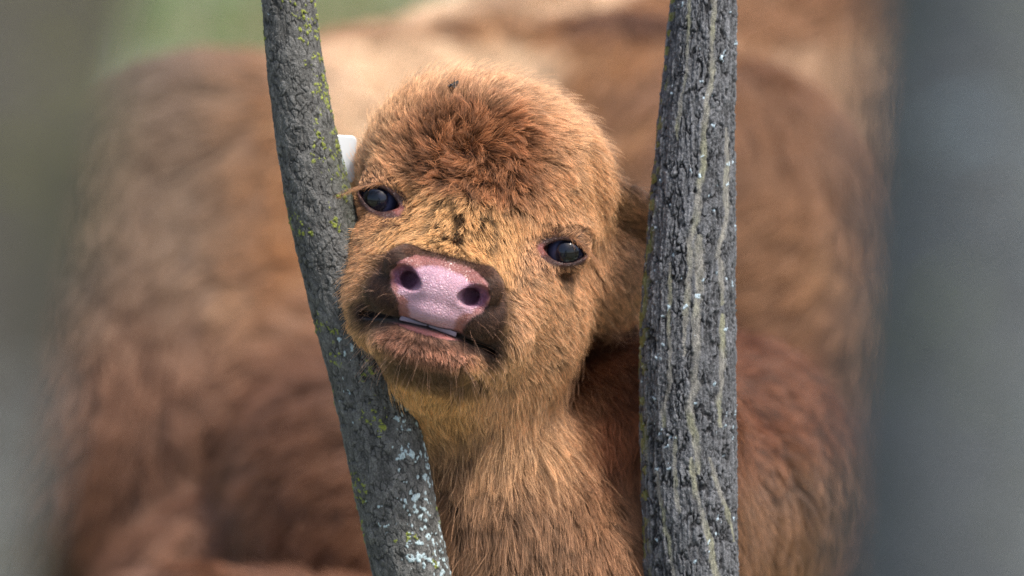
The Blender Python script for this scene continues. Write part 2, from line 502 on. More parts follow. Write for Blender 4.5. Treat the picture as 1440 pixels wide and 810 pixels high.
def dark_mask(a, b, c):
    n = np.abs(a - NX)
    wd = np.interp(b, [38, 50, 70, 100, 130, 165, 185], [44, 68, 88, 97, 103, 104, 66])
    m = (1 - sstep(-10, 10, n - wd)) * sstep(42, 52, b) * (1 - sstep(166, 178, b))
    m = np.maximum(m, ellmask(a, b, NX + 6, 212, 84, 19, .6) * .9)  # shadow under the chin, painted in as a dark band
    m = np.maximum(m, ellmask(a, b, NX + 88, 158, 18, 24, .5)); m = np.maximum(m, ellmask(a, b, NX - 88, 156, 22, 22, .4))
    return m * (c > 0)

a_, b_, cc_ = CV[:, 0], CV[:, 1], CV[:, 2]
base = np.tile(lin(96, 58, 34), (len(CV), 1))
nz = fbm(CV / 26.0, 3, 3)[:, None]
pad = pad_mask(a_, b_, cc_)[:, None]; lip = lip_mask(a_, b_, cc_)[:, None]
dk = dark_mask(a_, b_, cc_)[:, None]; em = eye_mask(a_, b_, cc_)[:, None]
colr = mix(base, lin(70, 42, 40), dk)
wob_ = 5 * fbm(CV / 7.0, 2, 17)
core = pad_mask(NX + (np.abs(a_ - NX) + 14 + wob_), np.maximum(b_ - 13 + wob_ * .6, 0) * (b_ < 120) + b_ * (b_ >= 120), cc_)[:, None]
colr = mix(colr, lin(140, 90, 84), pad)
colr = mix(colr, lin(180, 142, 156) * (1 + .2 * nz), core)
wing = (sstep(48, 68, np.abs(a_ - NX)) * (b_ < 118))[:, None]
colr = mix(colr, lin(174, 112, 110), pad * wing * .75)
colr = mix(colr, lin(190, 120, 112), lip)
# mauve nostril lining; shade of the nostril holes and mouth painted into the skin
ins_n = np.maximum(ellmask(a_, b_, NX - 48, 96, 19, 16, .2), ellmask(a_, b_, NX + 48, 96, 19, 16, .2)) * (cc_ > 60)
colr = mix(colr, lin(136, 92, 120), (ins_n * .8)[:, None])
hole = np.maximum(ellmask(a_, b_, NX - 44, 97, 11, 15, .2), ellmask(a_, b_, NX + 44, 97, 11, 15, .2)) * (cc_ > 60) * (cc_ < 148)
colr = mix(colr, lin(96, 62, 80), (hole * .7)[:, None])
colr = mix(colr, lin(66, 40, 36), em)
slit = (1 - sstep(9, 15, np.abs(b_ - (153 + 12 * ((a_ - NX) / 98) ** 2)))) * sstep(50, 70, np.abs(a_ - NX)) * (1 - sstep(104, 112, np.abs(a_ - NX))) * (cc_ > 20)
inner = (1 - sstep(3, 8, np.abs(b_ - (153 + 12 * ((a_ - NX) / 98) ** 2)))) * (cc_ < 152 - 60 * ((a_ - NX) / 98) ** 2) * (cc_ > 0) * (np.abs(a_ - NX) < 105)
colr = mix(colr, lin(30, 18, 18), np.maximum(slit, inner)[:, None])
for ex, ey, ec, s in EYES:
    car = ellmask(a_, b_, ex - s * 34, ey + 8, 10, 8, .5) * (cc_ > -60)
    colr = mix(colr, lin(126, 72, 66), car[:, None] * .9)
wet = np.clip(np.maximum(pad[:, 0], lip[:, 0]) + em[:, 0] * .8, 0, 1)

calf_root = V2W(face2view(I(760, 1560, -300)))
calf = empty('calf', (float(calf_root[0]), float(calf_root[1]), 0))
tag(calf, 'fluffy ginger calf with pink nose resting its head against the slanting grey tree trunk', 'calf')
mesh_obj('body', face2world(CV), CF[:, ::-1] if False else CF, M_skin, calf, colr, True, {'wet': wet})

# ---- fur
def calf_weight(cen, n):
    a, b, c = cen.T
    bare = np.maximum.reduce([pad_mask(a, b, c), lip_mask(a, b, c), eye_mask(a, b, c, .93)])
    img = to_img(cen)
    w = np.where(b < 260, 1.0, .62)
    w = np.where(c < -420, .06, w)
    w = np.where(img[:, 1] > 860, .06, w)
    w = w * np.where(n[:, 2] < -.25, .12, 1.0)
    w = w * (1 + 1.3 * (dark_mask(a, b, c) > .5))
    mouthz = (np.abs(b - (152 + 12 * ((a - NX) / 98) ** 2)) < 6) & (np.abs(a - NX) < 96) & (c > 30)
    nos = (np.maximum(ellmask(a, b, NX - 48, 96, 22, 18, .1), ellmask(a, b, NX + 48, 96, 22, 18, .1)) > .2) & (c > 60)
    return w * (bare < .5) * ~mouthz * ~nos * (c > -1800)

NH = 360000
root, nrm = scatter(CV, CF, CN, calf_weight, NH)
a, b, c = root.T
img = to_img(root); px, py = img[:, 0], img[:, 1]
E_A = np.array([1, 0, 0.]); E_B = np.array([0, 1, 0.])
DOWN = np.array([sa, ca, 0.])          # straight down the photograph, in face coordinates
RGT = np.array([ca, -sa, 0.])
n_ = a - NX
# whorl on the forehead
wa, wb = -22.0, -92.0
rad = np.stack([a - wa, b - wb, np.zeros(NH)], -1); rd = np.sqrt((rad ** 2).sum(-1)); rad = rad / (rd[:, None] + 6)
swirl = np.stack([-rad[:, 1], rad[:, 0], np.zeros(NH)], -1)
f_top = rad * .8 + swirl * .7 + np.array([0, 0, -.35])
f_bridge = np.stack([n_ / 110.0, np.full(NH, 2.2), np.zeros(NH)], -1)
prd = np.stack([(a - NX) * 1.0, (b - 95) * .8, np.zeros(NH)], -1); prd = unit(prd)
f_cheek = prd * .8 + np.array([0, 0, -.5]) + DOWN * .55
f_chin = DOWN * .9 + prd * .3 + np.array([0, 0, -.2])
f_neck = DOWN + RGT * .12 * np.sign(px - 700)[:, None]
f_body = DOWN * .75 + RGT * .55
w_br = (1 - sstep(80, 130, np.abs(n_)))[:, None] * sstep(-70, -20, b)[:, None]
flow = f_top.copy()
side = sstep(-10, 70, b)[:, None]
flow = mix(flow, f_cheek, side)
flow = mix(flow, f_bridge, w_br * (1 - sstep(58, 75, b))[:, None])
flow = mix(flow, f_chin, sstep(170, 215, b)[:, None])
neck = sstep(560, 640, py + np.clip(640 - px, 0, 100) * 0)[:, None] * (b > 150)[:, None]
flow = mix(flow, f_neck, neck)
body = np.maximum(sstep(-130, -200, c) * sstep(740, 790, px + 0 * py) * sstep(430, 475, py), sstep(-330, -430, c))[:, None]
flow = mix(flow, f_body, body)
# ears: along the ear
ear_r = ((px > 858) & (py > 225) & (py < 420) & (c < -95)); ear_l = ((px < 500) & (c < -120) & (py < 330))
flow[ear_r] = RGT * .8 + DOWN * .7; flow[ear_l] = -RGT + DOWN * .2
# lids and brows: fur runs out and back from the eyes
for ex, ey, ec, s in EYES:
    r = np.stack([a - ex, (b - ey) * 1.3, np.zeros(NH)], -1); q = np.sqrt((r ** 2).sum(-1))
    w = (1 - sstep(36, 70, q))[:, None] * (c > -90)[:, None]
    flow = mix(flow, unit(r) + np.array([s * .6, -.15, -.2]), w * .8)
flow = flow + vecnoise(root / 55.0, 2) * .38 + vecnoise(root / 16.0, 4) * .34
curly = (1 - sstep(50, 125, rd)) * sstep(0, -40, b) + w_br[:, 0] * .12 * (1 - sstep(40, 60, b))
flow = flow + vecnoise(root / 8.0, 8) * (curly * 1.25)[:, None] + rng.normal(0, .13, (NH, 3))
# length, lift
Lh = 22 + 12 * sstep(-60, -190, b)
Lh = Lh + 6 * curly
Lh = mix(Lh, 19.0, side[:, 0] * (b < 170))
Lh = mix(Lh, 26.0, sstep(180, 250, b))
Lh = mix(Lh, 46.0, neck[:, 0]); Lh = mix(Lh, 44.0, body[:, 0])
dk = dark_mask(a, b, c)
Lh = mix(Lh, 5.5, dk * (b < 175)); Lh = mix(Lh, 9.5, ellmask(a, b, NX + 4, 190, 88, 26, .3) * (c > 30))
em2 = 0
for ex, ey, ec, s in EYES:
    em2 = np.maximum(em2, ellmask(a, b, ex, ey + 2, 60, 42, .3) * (c > -80))
Lh = mix(Lh, 7.0, em2)
Lh[ear_r | ear_l] = 20
gd_ = (rng.random(NH) < .05) & (dk < .4) & (em2 < .3)
Lh = Lh * rng.uniform(.6, 1.3, NH) * np.where(gd_, 1.45, 1) * (1 + .2 * fbm(root / 30.0, 2, 6))
lift = .34 + .16 * curly + .22 * sstep(-70, -170, b) + .08 * vnoise(root / 20.0, 12); lift = mix(lift, .22, side[:, 0])
lift = np.clip(lift + rng.normal(0, .05, NH), .08, .8)
lift = np.where(gd_, np.clip(lift + .25, 0, .85), lift)
curl = .8 + 3.2 * curly + 1.0 * neck[:, 0] + .4 * (b > 180)
curl = np.where(dk > .5, .3, curl)
clump = .55 + .4 * curly + .25 * neck[:, 0] + .1 * side[:, 0]; clump = np.where(dk > .5, .1, clump); clump = np.where(gd_, clump * .25, clump)
P = grow(root, nrm, flow, Lh, lift, curl, clump, 7, [(1 / 22, .8), (1 / 200, .42)], 21)
# coat colours
def C3(*v): return lin(*v)[None]
col = np.tile(lin(198, 142, 100), (NH, 1))
top = sstep(0, -60, b)[:, None]
col = mix(col, C3(190, 136, 94), top)
col = mix(col, C3(136, 78, 42), (1 - sstep(55, 150, rd))[:, None] * (b < 30)[:, None])
col = mix(col, C3(216, 156, 98), w_br * sstep(-55, -10, b)[:, None])
col = mix(col, C3(208, 160, 124), (sstep(-120, -215, b) * .6 * (c < 0))[:, None])
col = mix(col, C3(206, 148, 108), (sstep(-60, -120, n_) * sstep(30, 80, b) * sstep(260, 190, b))[:, None] * .8)
col = mix(col, C3(206, 150, 112), (sstep(60, 110, n_) * sstep(-60, 0, b))[:, None] * .8)
col = mix(col, C3(176, 128, 90), neck)
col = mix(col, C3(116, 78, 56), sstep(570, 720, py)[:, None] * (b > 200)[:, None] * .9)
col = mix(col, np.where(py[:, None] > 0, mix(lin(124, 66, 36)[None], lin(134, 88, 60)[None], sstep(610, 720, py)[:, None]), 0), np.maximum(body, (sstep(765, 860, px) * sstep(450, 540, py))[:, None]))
col = mix(col, C3(62, 34, 33), dk[:, None] * .95)
for ex, ey, ec, s in EYES: col = mix(col, C3(30, 20, 18), (ellmask(a, b, ex + s * 8, ey + 32, 11, 8, .4) * (s > 0) * (c > -60))[:, None])
col = mix(col, C3(158, 100, 80), (ellmask(a, b, NX + 2, 182, 76, 24, .35) * (c > 30))[:, None])
col = mix(col, C3(120, 68, 40), (em2 * .5)[:, None])
for i in (1, 3): col = col * (1 + .2 * fbm(root / (i * 22.0), 2, 40 + i))[:, None]
_F1, _F2, tuftr = voronoi(root / 9.0, 47)
col = col * (1 + .7 * (tuftr - .5))[:, None]
gap_shade = sstep(.0, -.26, vnoise(root / np.array([5.5, 24, 12.0]), 49)) * np.maximum(curly * .8, sstep(62, 26, np.abs(n_ - 6)) * sstep(-48, -12, b) * sstep(52, 34, b) * 1.7)  # shade of the gaps between locks, put into the hair colour
col = col * np.clip(1 - .6 * gap_shade, .06, 1)[:, None]
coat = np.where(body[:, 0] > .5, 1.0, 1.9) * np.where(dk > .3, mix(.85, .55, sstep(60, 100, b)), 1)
lum_ = (col * np.array([.3, .55, .15])).sum(-1, keepdims=True)
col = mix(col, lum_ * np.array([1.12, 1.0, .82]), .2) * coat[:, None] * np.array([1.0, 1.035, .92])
col = np.where(gd_[:, None], col * 1.2, col)
col = col * np.minimum(1, .86 / col.max(-1))[:, None]
rr0 = np.array([.20, .17]) [0] * rng.uniform(.7, 1.4, NH)
rad_ = rr0[:, None] * np.linspace(1, .25, 7)[None] * S * 1.5
rad_ = rad_ * np.where((body[:, 0] > .5) & (c < -420), 3.0, 1.0)[:, None]
# strands that would lie across the eyes, the nose pad or the mouth are trimmed away
fa_, fb__, fc2 = P[..., 0], P[..., 1], P[..., 2]
bad = np.zeros(NH, bool)
for ex, ey, ec, s in EYES:
    bad |= ((((fa_ - ex + s * 4) / 30) ** 2 + ((fb__ - ey - 2 + .1 * (fa_ - ex) * s) / 15) ** 2 < 1) & (fc2 > -50)).any(1)
bad |= (pad_mask(fa_.ravel(), fb__.ravel(), fc2.ravel()).reshape(fa_.shape) > .9).any(1) & (Lh > 8)
keep = ~bad
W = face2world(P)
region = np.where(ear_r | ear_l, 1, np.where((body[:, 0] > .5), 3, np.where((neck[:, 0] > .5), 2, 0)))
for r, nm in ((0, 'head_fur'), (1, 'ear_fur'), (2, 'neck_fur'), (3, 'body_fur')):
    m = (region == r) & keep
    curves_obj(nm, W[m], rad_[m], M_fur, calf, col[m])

# ---- eyes
def eye_material():
    m, N, L, Pn = new_mat('eyeball')
    a = N.new('ShaderNodeAttribute'); a.attribute_name = 'tint'
    L.new(a.outputs['Color'], Pn.inputs['Base Color'])
    Pn.inputs['Roughness'].default_value = .03; Pn.inputs['Coat Weight'].default_value = 0
    Pn.inputs['Specular IOR Level'].default_value = .5
    return m
M_eye = eye_material()
def sphere(nu, nv):
    th = np.linspace(0, math.pi, nv + 1); ph = np.linspace(0, 2 * math.pi, nu, endpoint=False)
    V = np.array([[math.sin(t) * math.cos(p), math.sin(t) * math.sin(p), math.cos(t)] for t in th for p in ph])
    F = [(i * nu + j, (i + 1) * nu + j, (i + 1) * nu + (j + 1) % nu, i * nu + (j + 1) % nu) for i in range(nv) for j in range(nu)]
    return V, np.array(F)
for ex, ey, ec, s in EYES:
    V, F = sphere(64, 48)
    gaze = unit(np.array([s * .42, .05, 1.0]))
    cosg = V @ gaze; ang = np.degrees(np.arccos(np.clip(cosg, -1, 1)))
    colr = np.tile(lin(66, 72, 100), (len(V), 1))
    colr = mix(colr, lin(13, 16, 30), (1 - sstep(50, 62, ang))[:, None])
    colr = mix(colr, lin(4, 5, 10), (1 - sstep(22, 26, ang))[:, None])
    bulge = 26.3 + .4 * (1 - sstep(20, 46, ang))
    Ve = V * bulge[:, None] + np.array([ex, ey + 1, ec])
    mesh_obj('eye', face2world(Ve), F, M_eye, calf, colr)
# eyelashes
M_lash = hair_mat('lash', root=.6)
for (ex, ey, ec, s), nl, ln in zip(EYES, (60, 60), (30, 30)):
    u = rng.uniform(0, 33, nl); v = -18 * (1 - (u / 35) ** 2) - 2
    r0 = np.stack([ex + s * (u - 2), ey + v + rng.normal(0, 1, nl), ec + 31 - (u / 16) ** 2 * 3], -1)
    t = np.linspace(0, 1, 8)[None, :, None]
    ddir = np.stack([s * (.5 + u / 40), -.25 + u * .02, np.full(nl, .5)], -1) + rng.normal(0, .1, (nl, 3))
    L = ln * rng.uniform(.6, 1.1, nl)[:, None, None]
    Pl = r0[:, None] + ddir[:, None] * t * L + np.array([0, .55, -.15]) * (t ** 2) * L
    curves_obj('eyelashes', face2world(Pl), np.full((nl, 8), .00012) * np.linspace(1, .3, 8), M_lash, calf, np.tile(lin(176, 120, 76), (nl, 1)))
# whiskers round the muzzle
nw = 170
V, N = scatter(CV, CF, CN, lambda cen, n: (dark_mask(*cen.T) > .3) * .6 * (pad_mask(*cen.T) < .2) * (n[:, 2] > 0) * (cen[:, 2] > 40) * (np.abs(cen[:, 0] - NX) > 45) + 1.0 * (ellmask(cen[:, 0], cen[:, 1], NX, 192, 80, 28) > .3) * (cen[:, 2] > 30), nw)
t = np.linspace(0, 1, 7)[None, :, None]
out = unit(N * .7 + unit(np.stack([(V[:, 0] - NX), V[:, 1] - 120, np.zeros(nw)], -1)) * .6 + rng.normal(0, .25, (nw, 3)))
L = rng.uniform(14, 38, nw)[:, None, None]
Pw = V[:, None] + out[:, None] * t * L + (DOWN * .35) * t ** 2 * L
curves_obj('whiskers', face2world(Pw), np.full((nw, 7), .00011) * np.linspace(1, .3, 7), M_lash, calf, np.tile(lin(196, 146, 116), (nw, 1)))
# lower teeth showing in the mouth
M_tooth = plain_mat('tooth', lin(112, 98, 114), .35, .3)
for i in range(2):
    V, F = sphere(20, 14)
    V = np.sign(V) * np.abs(V) ** .16
    n = (i - .55) * 41
    Vt = V * np.array([20.4, 3.4, 12]) + np.array([NX + n, 151.5 + 12 * (n / 98) ** 2 + n * .03, 137 - abs(n) * .2]) + np.stack([V[:, 0] * 0, 12 * ((n + V[:, 0] * 20) / 98) ** 2 - 12 * (n / 98) ** 2 + V[:, 0] * .6, -((n + V[:, 0] * 20) / 98) ** 2 * 30], -1)
    mesh_obj('tooth', face2world(Vt), F, M_tooth, calf)
# white ear tag on the ear behind the slanting trunk
def rounded_plate(w, h, th, r, n=6):
    pts = []
    for cx, cy, a0 in ((w - r, h - r, 0), (-w + r, h - r, 90), (-w + r, -h + r, 180), (w - r, -h + r, 270)):
        for i in range(n + 1):
            an = math.radians(a0 + 90 * i / n); pts.append((cx + r * math.cos(an), cy + r * math.sin(an)))
    k = len(pts); V = []; F = []
    for z, sc in ((-th, .96), (-th * .6, 1), (th * .6, 1), (th, .96)):
        V += [(x * sc, y * sc, z) for x, y in pts]
    for L_ in range(3):
        for i in range(k): F.append((L_ * k + i, L_ * k + (i + 1) % k, (L_ + 1) * k + (i + 1) % k, (L_ + 1) * k + i))
    F.append(tuple(range(k))[::-1]); F.append(tuple(range(3 * k, 4 * k)))
    return np.array(V), F
V, F = rounded_plate(22, 34, 2.2, 8)
V = V @ rot('Z', -12).T @ rot('Y', 12).T + I(474, 220, -128)
tagm = plain_mat('ear_tag_plastic', (.78, .82, .84), .35, .2)
mesh_obj('ear_tag', face2world(V), F, tagm, calf, smooth=False)

# ------------------------------------------------------------------ fly on the calf's head
fly_pos = face2world(I(636, 119, 20)[None])[0]
# drop it on to the fur: nearest skin point in the line of sight
fv = to_img(CV); sel = (np.abs(fv[:, 0] - 636) < 7) & (np.abs(fv[:, 1] - 119) < 7)
fc_ = CV[sel][:, 2].max() + 27
def flyw(p): return face2world(np.asarray(p) + I(636, 119, fc_))
fly = empty('fly', tuple(map(float, flyw([[0, 0, 0]])[0])))
tag(fly, 'small black fly sitting on the fur at the top of the calf’s head', 'insect')
M_fly = plain_mat('fly_body', lin(26, 28, 26), .35, .3)
M_wing = plain_mat('fly_wing', lin(70, 72, 70), .3, .2)
RF = rot('Z', 28)
def fpart(name, c0, r, mat, R=None):
    V, F = sphere(14, 10); V = V * np.array(r) + np.array(c0)
    if R is not None: V = V @ R.T
    mesh_obj(name, flyw(V @ RF), F, mat, fly)
fpart('abdomen', (5, 0, 0), (5.5, 3.2, 3), M_fly); fpart('thorax', (-1, 0, 1), (3.6, 3, 3), M_fly); fpart('head', (-5.6, 0, 1), (2, 2.4, 2.2), M_fly)
for s in (-1, 1):
    V = np.array([(-1, s * 1, 3.2), (3, s * 4.5, 3.4), (9, s * 5.2, 3.0), (10, s * 2.4, 2.9), (5, s * .8, 3.3)]); V = np.concatenate([V, V + [0, 0, .3]])
    mesh_obj('wing', flyw(V @ RF), [(0, 1, 2, 3, 4), (9, 8, 7, 6, 5)] + [(i, (i + 1) % 5, 5 + (i + 1) % 5, 5 + i) for i in range(5)], M_wing, fly, smooth=False)
    for x in (-2.5, 0, 2.5):
        kp = np.array([[x, s * 2, 0], [x * 1.8, s * 6, 1.5], [x * 2.4, s * 8.5, -5]])
        curves_obj('leg', flyw(kp @ RF)[None], np.full((1, 3), .00016), M_fly, fly)

# ------------------------------------------------------------------ TREES
def catmull(pts, n):
    pts = np.array(pts, float); t = np.linspace(0, len(pts) - 1, n)
    i = np.clip(np.floor(t).astype(int), 0, len(pts) - 2); u = (t - i)[:, None]
    p0 = pts[np.maximum(i - 1, 0)]; p1 = pts[i]; p2 = pts[i + 1]; p3 = pts[np.minimum(i + 2, len(pts) - 1)]
    return .5 * ((2 * p1) + (-p0 + p2) * u + (2 * p0 - 5 * p1 + 4 * p2 - p3) * u ** 2 + (-p0 + 3 * p1 - 3 * p2 + p3) * u ** 3)

def trunk(name, label, keys, depth, rows, colsn, style, group=None):
    """keys: (py, left edge, right edge) in the photograph at this depth; below and above the picture it runs on to the ground and up"""
    k = 1 + depth / D
    keys = np.array(keys, float)
    y0, y1 = keys[0, 0], keys[-1, 0]
    # the ground in the view frame at this depth
    gy = (FACE_Z - depth * s_) / c_ / (S * k) + 405
    def edge(py):
        return np.interp(py, keys[:, 0], keys[:, 1]), np.interp(py, keys[:, 0], keys[:, 2])
    pys = np.concatenate([np.linspace(-1500, -30, 40, endpoint=False), np.linspace(-30, 840, rows), np.linspace(840, gy + 260, 60)[1:]])
    L0, R0 = edge(np.clip(pys, y0, y1))
    ker = np.ones(61) / 61
    dense = np.arange(-700, 1500, 2.0); dl, dr = edge(np.clip(dense, y0, y1))
    dl = np.convolve(np.pad(dl, 30, 'edge'), ker, 'valid'); dr = np.convolve(np.pad(dr, 30, 'edge'), ker, 'valid')
    L0 = np.interp(pys, dense, dl); R0 = np.interp(pys, dense, dr)
    cx = (L0 + R0) / 2; rr = (R0 - L0) / 2
    sl_t = (cx[60] - cx[45]) / (pys[60] - pys[45]) * .5; up = pys < y0
    sl_b = (keys[-1, 1] + keys[-1, 2] - keys[-2, 1] - keys[-2, 2]) / 2 / (y1 - keys[-2, 0])
    cx = np.where(pys > y1, cx + sl_b * .6 * (pys - y1), cx); cx = np.where(up, cx + sl_t * (pys - y0), cx)
    rr = np.where(pys > y1, rr * (1 + .25 * (pys - y1) / 900), rr); rr = np.where(up, rr * np.clip(1 - .15 * (y0 - pys) / 1500, .7, 1), rr)
    flare = sstep(gy - 240, gy + 60, pys); rr = rr * (1 + .5 * flare)
    th = np.linspace(0, 2 * math.pi, colsn, endpoint=False)
    TH, PY = np.meshgrid(th, pys); RR = rr[:, None] * np.ones_like(TH); CX = cx[:, None] * np.ones_like(TH)
    # px position of each surface point (th = 0 faces the camera)
    q = np.stack([(RR * np.sin(TH)).ravel(), PY.ravel(), (RR * np.cos(TH)).ravel()], -1)
    disp, colr = style(q, CX.ravel(), RR.ravel())
    Rn = (RR.ravel() + disp) * (1 + .02 * fbm(q / 90.0, 2, 91))
    x = (CX.ravel() + Rn * np.sin(TH.ravel()) - 720) * S * k; y = (405 - PY.ravel()) * S * k; z = depth - Rn * np.cos(TH.ravel()) * S * k
    Wd = V2W(np.stack([x, y, z], -1))
    nr, nc = TH.shape; i = np.arange(nr - 1)[:, None] * nc; j = np.arange(nc)[None]; j2 = (j + 1) % nc
    F = np.stack([i + j, i + j2, i + nc + j2, i + nc + j], -1).reshape(-1, 4)
    foot = Wd[-nc * 4:].mean(0)
    root = empty(name, (float(foot[0]), float(foot[1]), 0))
    tag(root, label, 'tree', G_TREE)
    mesh_obj('trunk', Wd, F[:, ::-1], M_bark, root, colr)
    return root

def smooth_bark(q, CX, RR):      # the slanting trunk: fine cracked plates, pale lichen low down, yellow green moss higher up
    w = q + vecnoise(q / 14.0, 60) * 6 + vecnoise(q / 5.0, 64) * 2.2
    F1, F2, R = voronoi(w / np.array([8.5, 17.0, 8.5]), 61)
    e = F2 - F1; crack = (1 - sstep(.02, .14, e)) * (.35 + .65 * sstep(-.3, .3, vnoise(q / 11.0, 62)))
    G1, G2, R2 = voronoi((q + vecnoise(q / 5.0, 70) * 4) / np.array([4.5, 9.0, 4.5]), 66)
    crack2 = (1 - sstep(.02, .2, G2 - G1)) * .4
    fb_ = fbm(q / np.array([9, 16, 9.0]), 4, 63)
    disp = -1.5 * crack - 1.0 * crack2 + 2.0 * fb_ + .8 * (R - .5) + .5 * vnoise(q / 2.0, 68)
    col = lin(97, 96, 93)[None] * (1 + .75 * fb_ + .25 * (R - .5) + .3 * vnoise(q / 1.6, 67))[:, None]
    col = mix(col, lin(44, 44, 42)[None], (np.clip(crack * .9 + crack2 * .8, 0, 1))[:, None])
    px, py = q[:, 0] + CX, q[:, 1]
    L1, L2, LR = voronoi((q + vecnoise(q / 5.0, 80) * 5) / 11.0, 81)
    zone = sstep(-.1, .55, fbm(q / 60.0, 3, 83) + .9 * sstep(500, 640, py) * sstep(-.3, .8, q[:, 0] / RR) - .15)
    lich = (1 - sstep(.32, .44, L1 + .25 * (1 - zone) + .14 * fbm(q / 3.0, 2, 84))) * (LR < .75 * zone)
    col = mix(col, (lin(176, 194, 198)[None] * (1 + .2 * vnoise(q / 2.2, 86))[:, None]), (lich * .9)[:, None])
    disp = disp + lich * 1.3 * (.7 + .5 * vnoise(q / 2.0, 88))
    B1, B2, BR = voronoi((q + vecnoise(q / 4.0, 90) * 4) / 8.0, 92)
    mz = sstep(0, .5, fbm(q / 45.0, 3, 93) + .55 * sstep(380, 250, py) * sstep(-.2, .7, q[:, 0] / RR) - .08)
    moss = (1 - sstep(.3, .5, B1)) * (BR < .6 * mz)
    col = mix(col, lin(134, 142, 56)[None] * (1 + .3 * vnoise(q / 2.0, 94))[:, None], (moss * .85)[:, None])
    damp = sstep(.25, .95, q[:, 0] / RR) * sstep(140, 240, py) * sstep(560, 470, py)      # dark algae along the rubbed side
    col = mix(col, lin(52, 58, 38)[None], (damp * .7 * (.6 + .4 * fb_))[:, None])
    return disp + moss * 1.2, col

FISS = [  # pale stretch lines of the right trunk: (py, px) knots, half width
    ([(-40, 1006), (100, 998), (200, 988), (290, 978), (350, 966), (420, 962), (500, 957)], 5.5, (160, 1)),
    ([(180, 1022), (300, 1018), (360, 1008), (430, 1012)], 5, (0, 1)),
    ([(330, 980), (420, 977), (500, 974), (590, 970), (640, 980), (665, 982)], 7.5, (0, 1)),
    ([(640, 972), (690, 977), (740, 988), (790, 1004), (850, 1016)], 6, (0, 1)),
    ([(370, 936), (450, 938), (540, 936), (600, 932)], 4.0, (0, 1)),
    ([(610, 947), (660, 949), (720, 951)], 4.0, (0, 1)),
    ([(440, 1014), (520, 1011), (600, 1012)], 5, (0, 1)),
    ([(640, 997), (700, 1016), (760, 1030)], 4, (0, 1)),
    ([(660, 924), (740, 930), (800, 948), (850, 952)], 3.5, (0, 1)),
    ([(-40, 969), (60, 966), (130, 958), (200, 950)], 3.2, (0, 1)),
]
def plated_bark(q, CX, RR):      # the upright trunk: long dark plates between pale fissures
    w = q + vecnoise(q / np.array([16.0, 34, 16]), 160) * 7 + vecnoise(q / 5.0, 162) * 2.6
    F1, F2, R = voronoi(w / np.array([7.5, 48.0, 7.5]), 161)
    e = F2 - F1; crack = (1 - sstep(.03, .2, e)) * (.3 + .7 * sstep(-.3, .3, vnoise(q / 13.0, 164)))
    G1, G2, R2 = voronoi((q + vecnoise(q / 6.0, 170) * 3) / np.array([5.5, 11.0, 5.5]), 166)
    crack2 = (1 - sstep(.03, .25, G2 - G1)) * .5
    fb_ = fbm(q / np.array([6, 22, 6.0]), 4, 163)
    ridge = fbm(q / np.array([3.0, 34, 3.0]), 2, 177)
    disp = -3.2 * crack - 1.2 * crack2 + 2.6 * fb_ + 1.6 * (R - .5) + .8 * vnoise(q / 2.2, 168) + 1.8 * ridge
    col = lin(98, 99, 102)[None] * (1 + .55 * fb_ + .5 * ridge + .3 * (R - .5) + .35 * vnoise(q / 1.8, 169))[:, None]
    col = mix(col, lin(34, 34, 36)[None], (np.clip(crack * .9 + crack2 * .7, 0, 1))[:, None])
    px, py = CX + q[:, 0], q[:, 1]
    front = q[:, 2] > 0
    wob = 3.0 * vnoise(np.stack([py / 38, py * 0, py * 0], -1), 7) + 1.0 * vnoise(np.stack([py / 9, py * 0 + 4, py * 0], -1), 8) + 1.2 * vnoise(q / 5.0, 9)
    f = np.zeros(len(q))
    for knots, hw, _ in FISS:
        kn = np.array(knots, float)
        fx = np.interp(py, kn[:, 0], kn[:, 1]) + wob
        ends = sstep(kn[0, 0] - 4, kn[0, 0] + 25, py) * (1 - sstep(kn[-1, 0] - 25, kn[-1, 0] + 4, py))
        dd = np.abs(px - fx) / (hw * .9 * (.55 + .45 * ends) * (.95 + .5 * vnoise(q / np.array([7.0, 16, 7]), 171)))
        f = np.maximum(f, (1 - sstep(.4, 1.3, dd)) * (ends > .05) * front)
    # round the back the fissures go on without named places
    ang = np.arctan2(q[:, 0], q[:, 2])
    bk = (1 - sstep(.05, .16, np.abs(vnoise(np.stack([ang * 2.4 + .5 * vnoise(np.stack([py / 90, ang, ang * 0], -1), 3), py / 330, ang * 0], -1), 172)))) * (~front)
    f = np.maximum(f, bk)
    tex = 1 + .75 * fbm(q / np.array([2.2, 4.5, 2.2]), 2, 175)
    colf = mix(lin(128, 125, 118)[None], lin(128, 127, 106)[None], sstep(-.2, .4, fbm(q / 40.0, 2, 176))[:, None]) * tex[:, None]
    col = mix(col, colf, (f * np.clip(.75 + .5 * fb_, 0, 1))[:, None])
    disp = mix(disp, -1.0 + 1.2 * fb_ + .8 * (tex - 1), f)
    L1, L2, LR = voronoi((q + vecnoise(q / 4.0, 180) * 4) / 9.0, 181)
    lich = (1 - sstep(.2, .42, L1)) * (LR < .06)
    col = mix(col, lin(186, 206, 218)[None], (lich * .85)[:, None])
    edge_m = sstep(.82, .98, -q[:, 0] / RR) * (vnoise(q / 12.0, 185) > .1)
    col = mix(col, lin(128, 128, 52)[None], (edge_m * .6)[:, None])
    return disp + lich, col

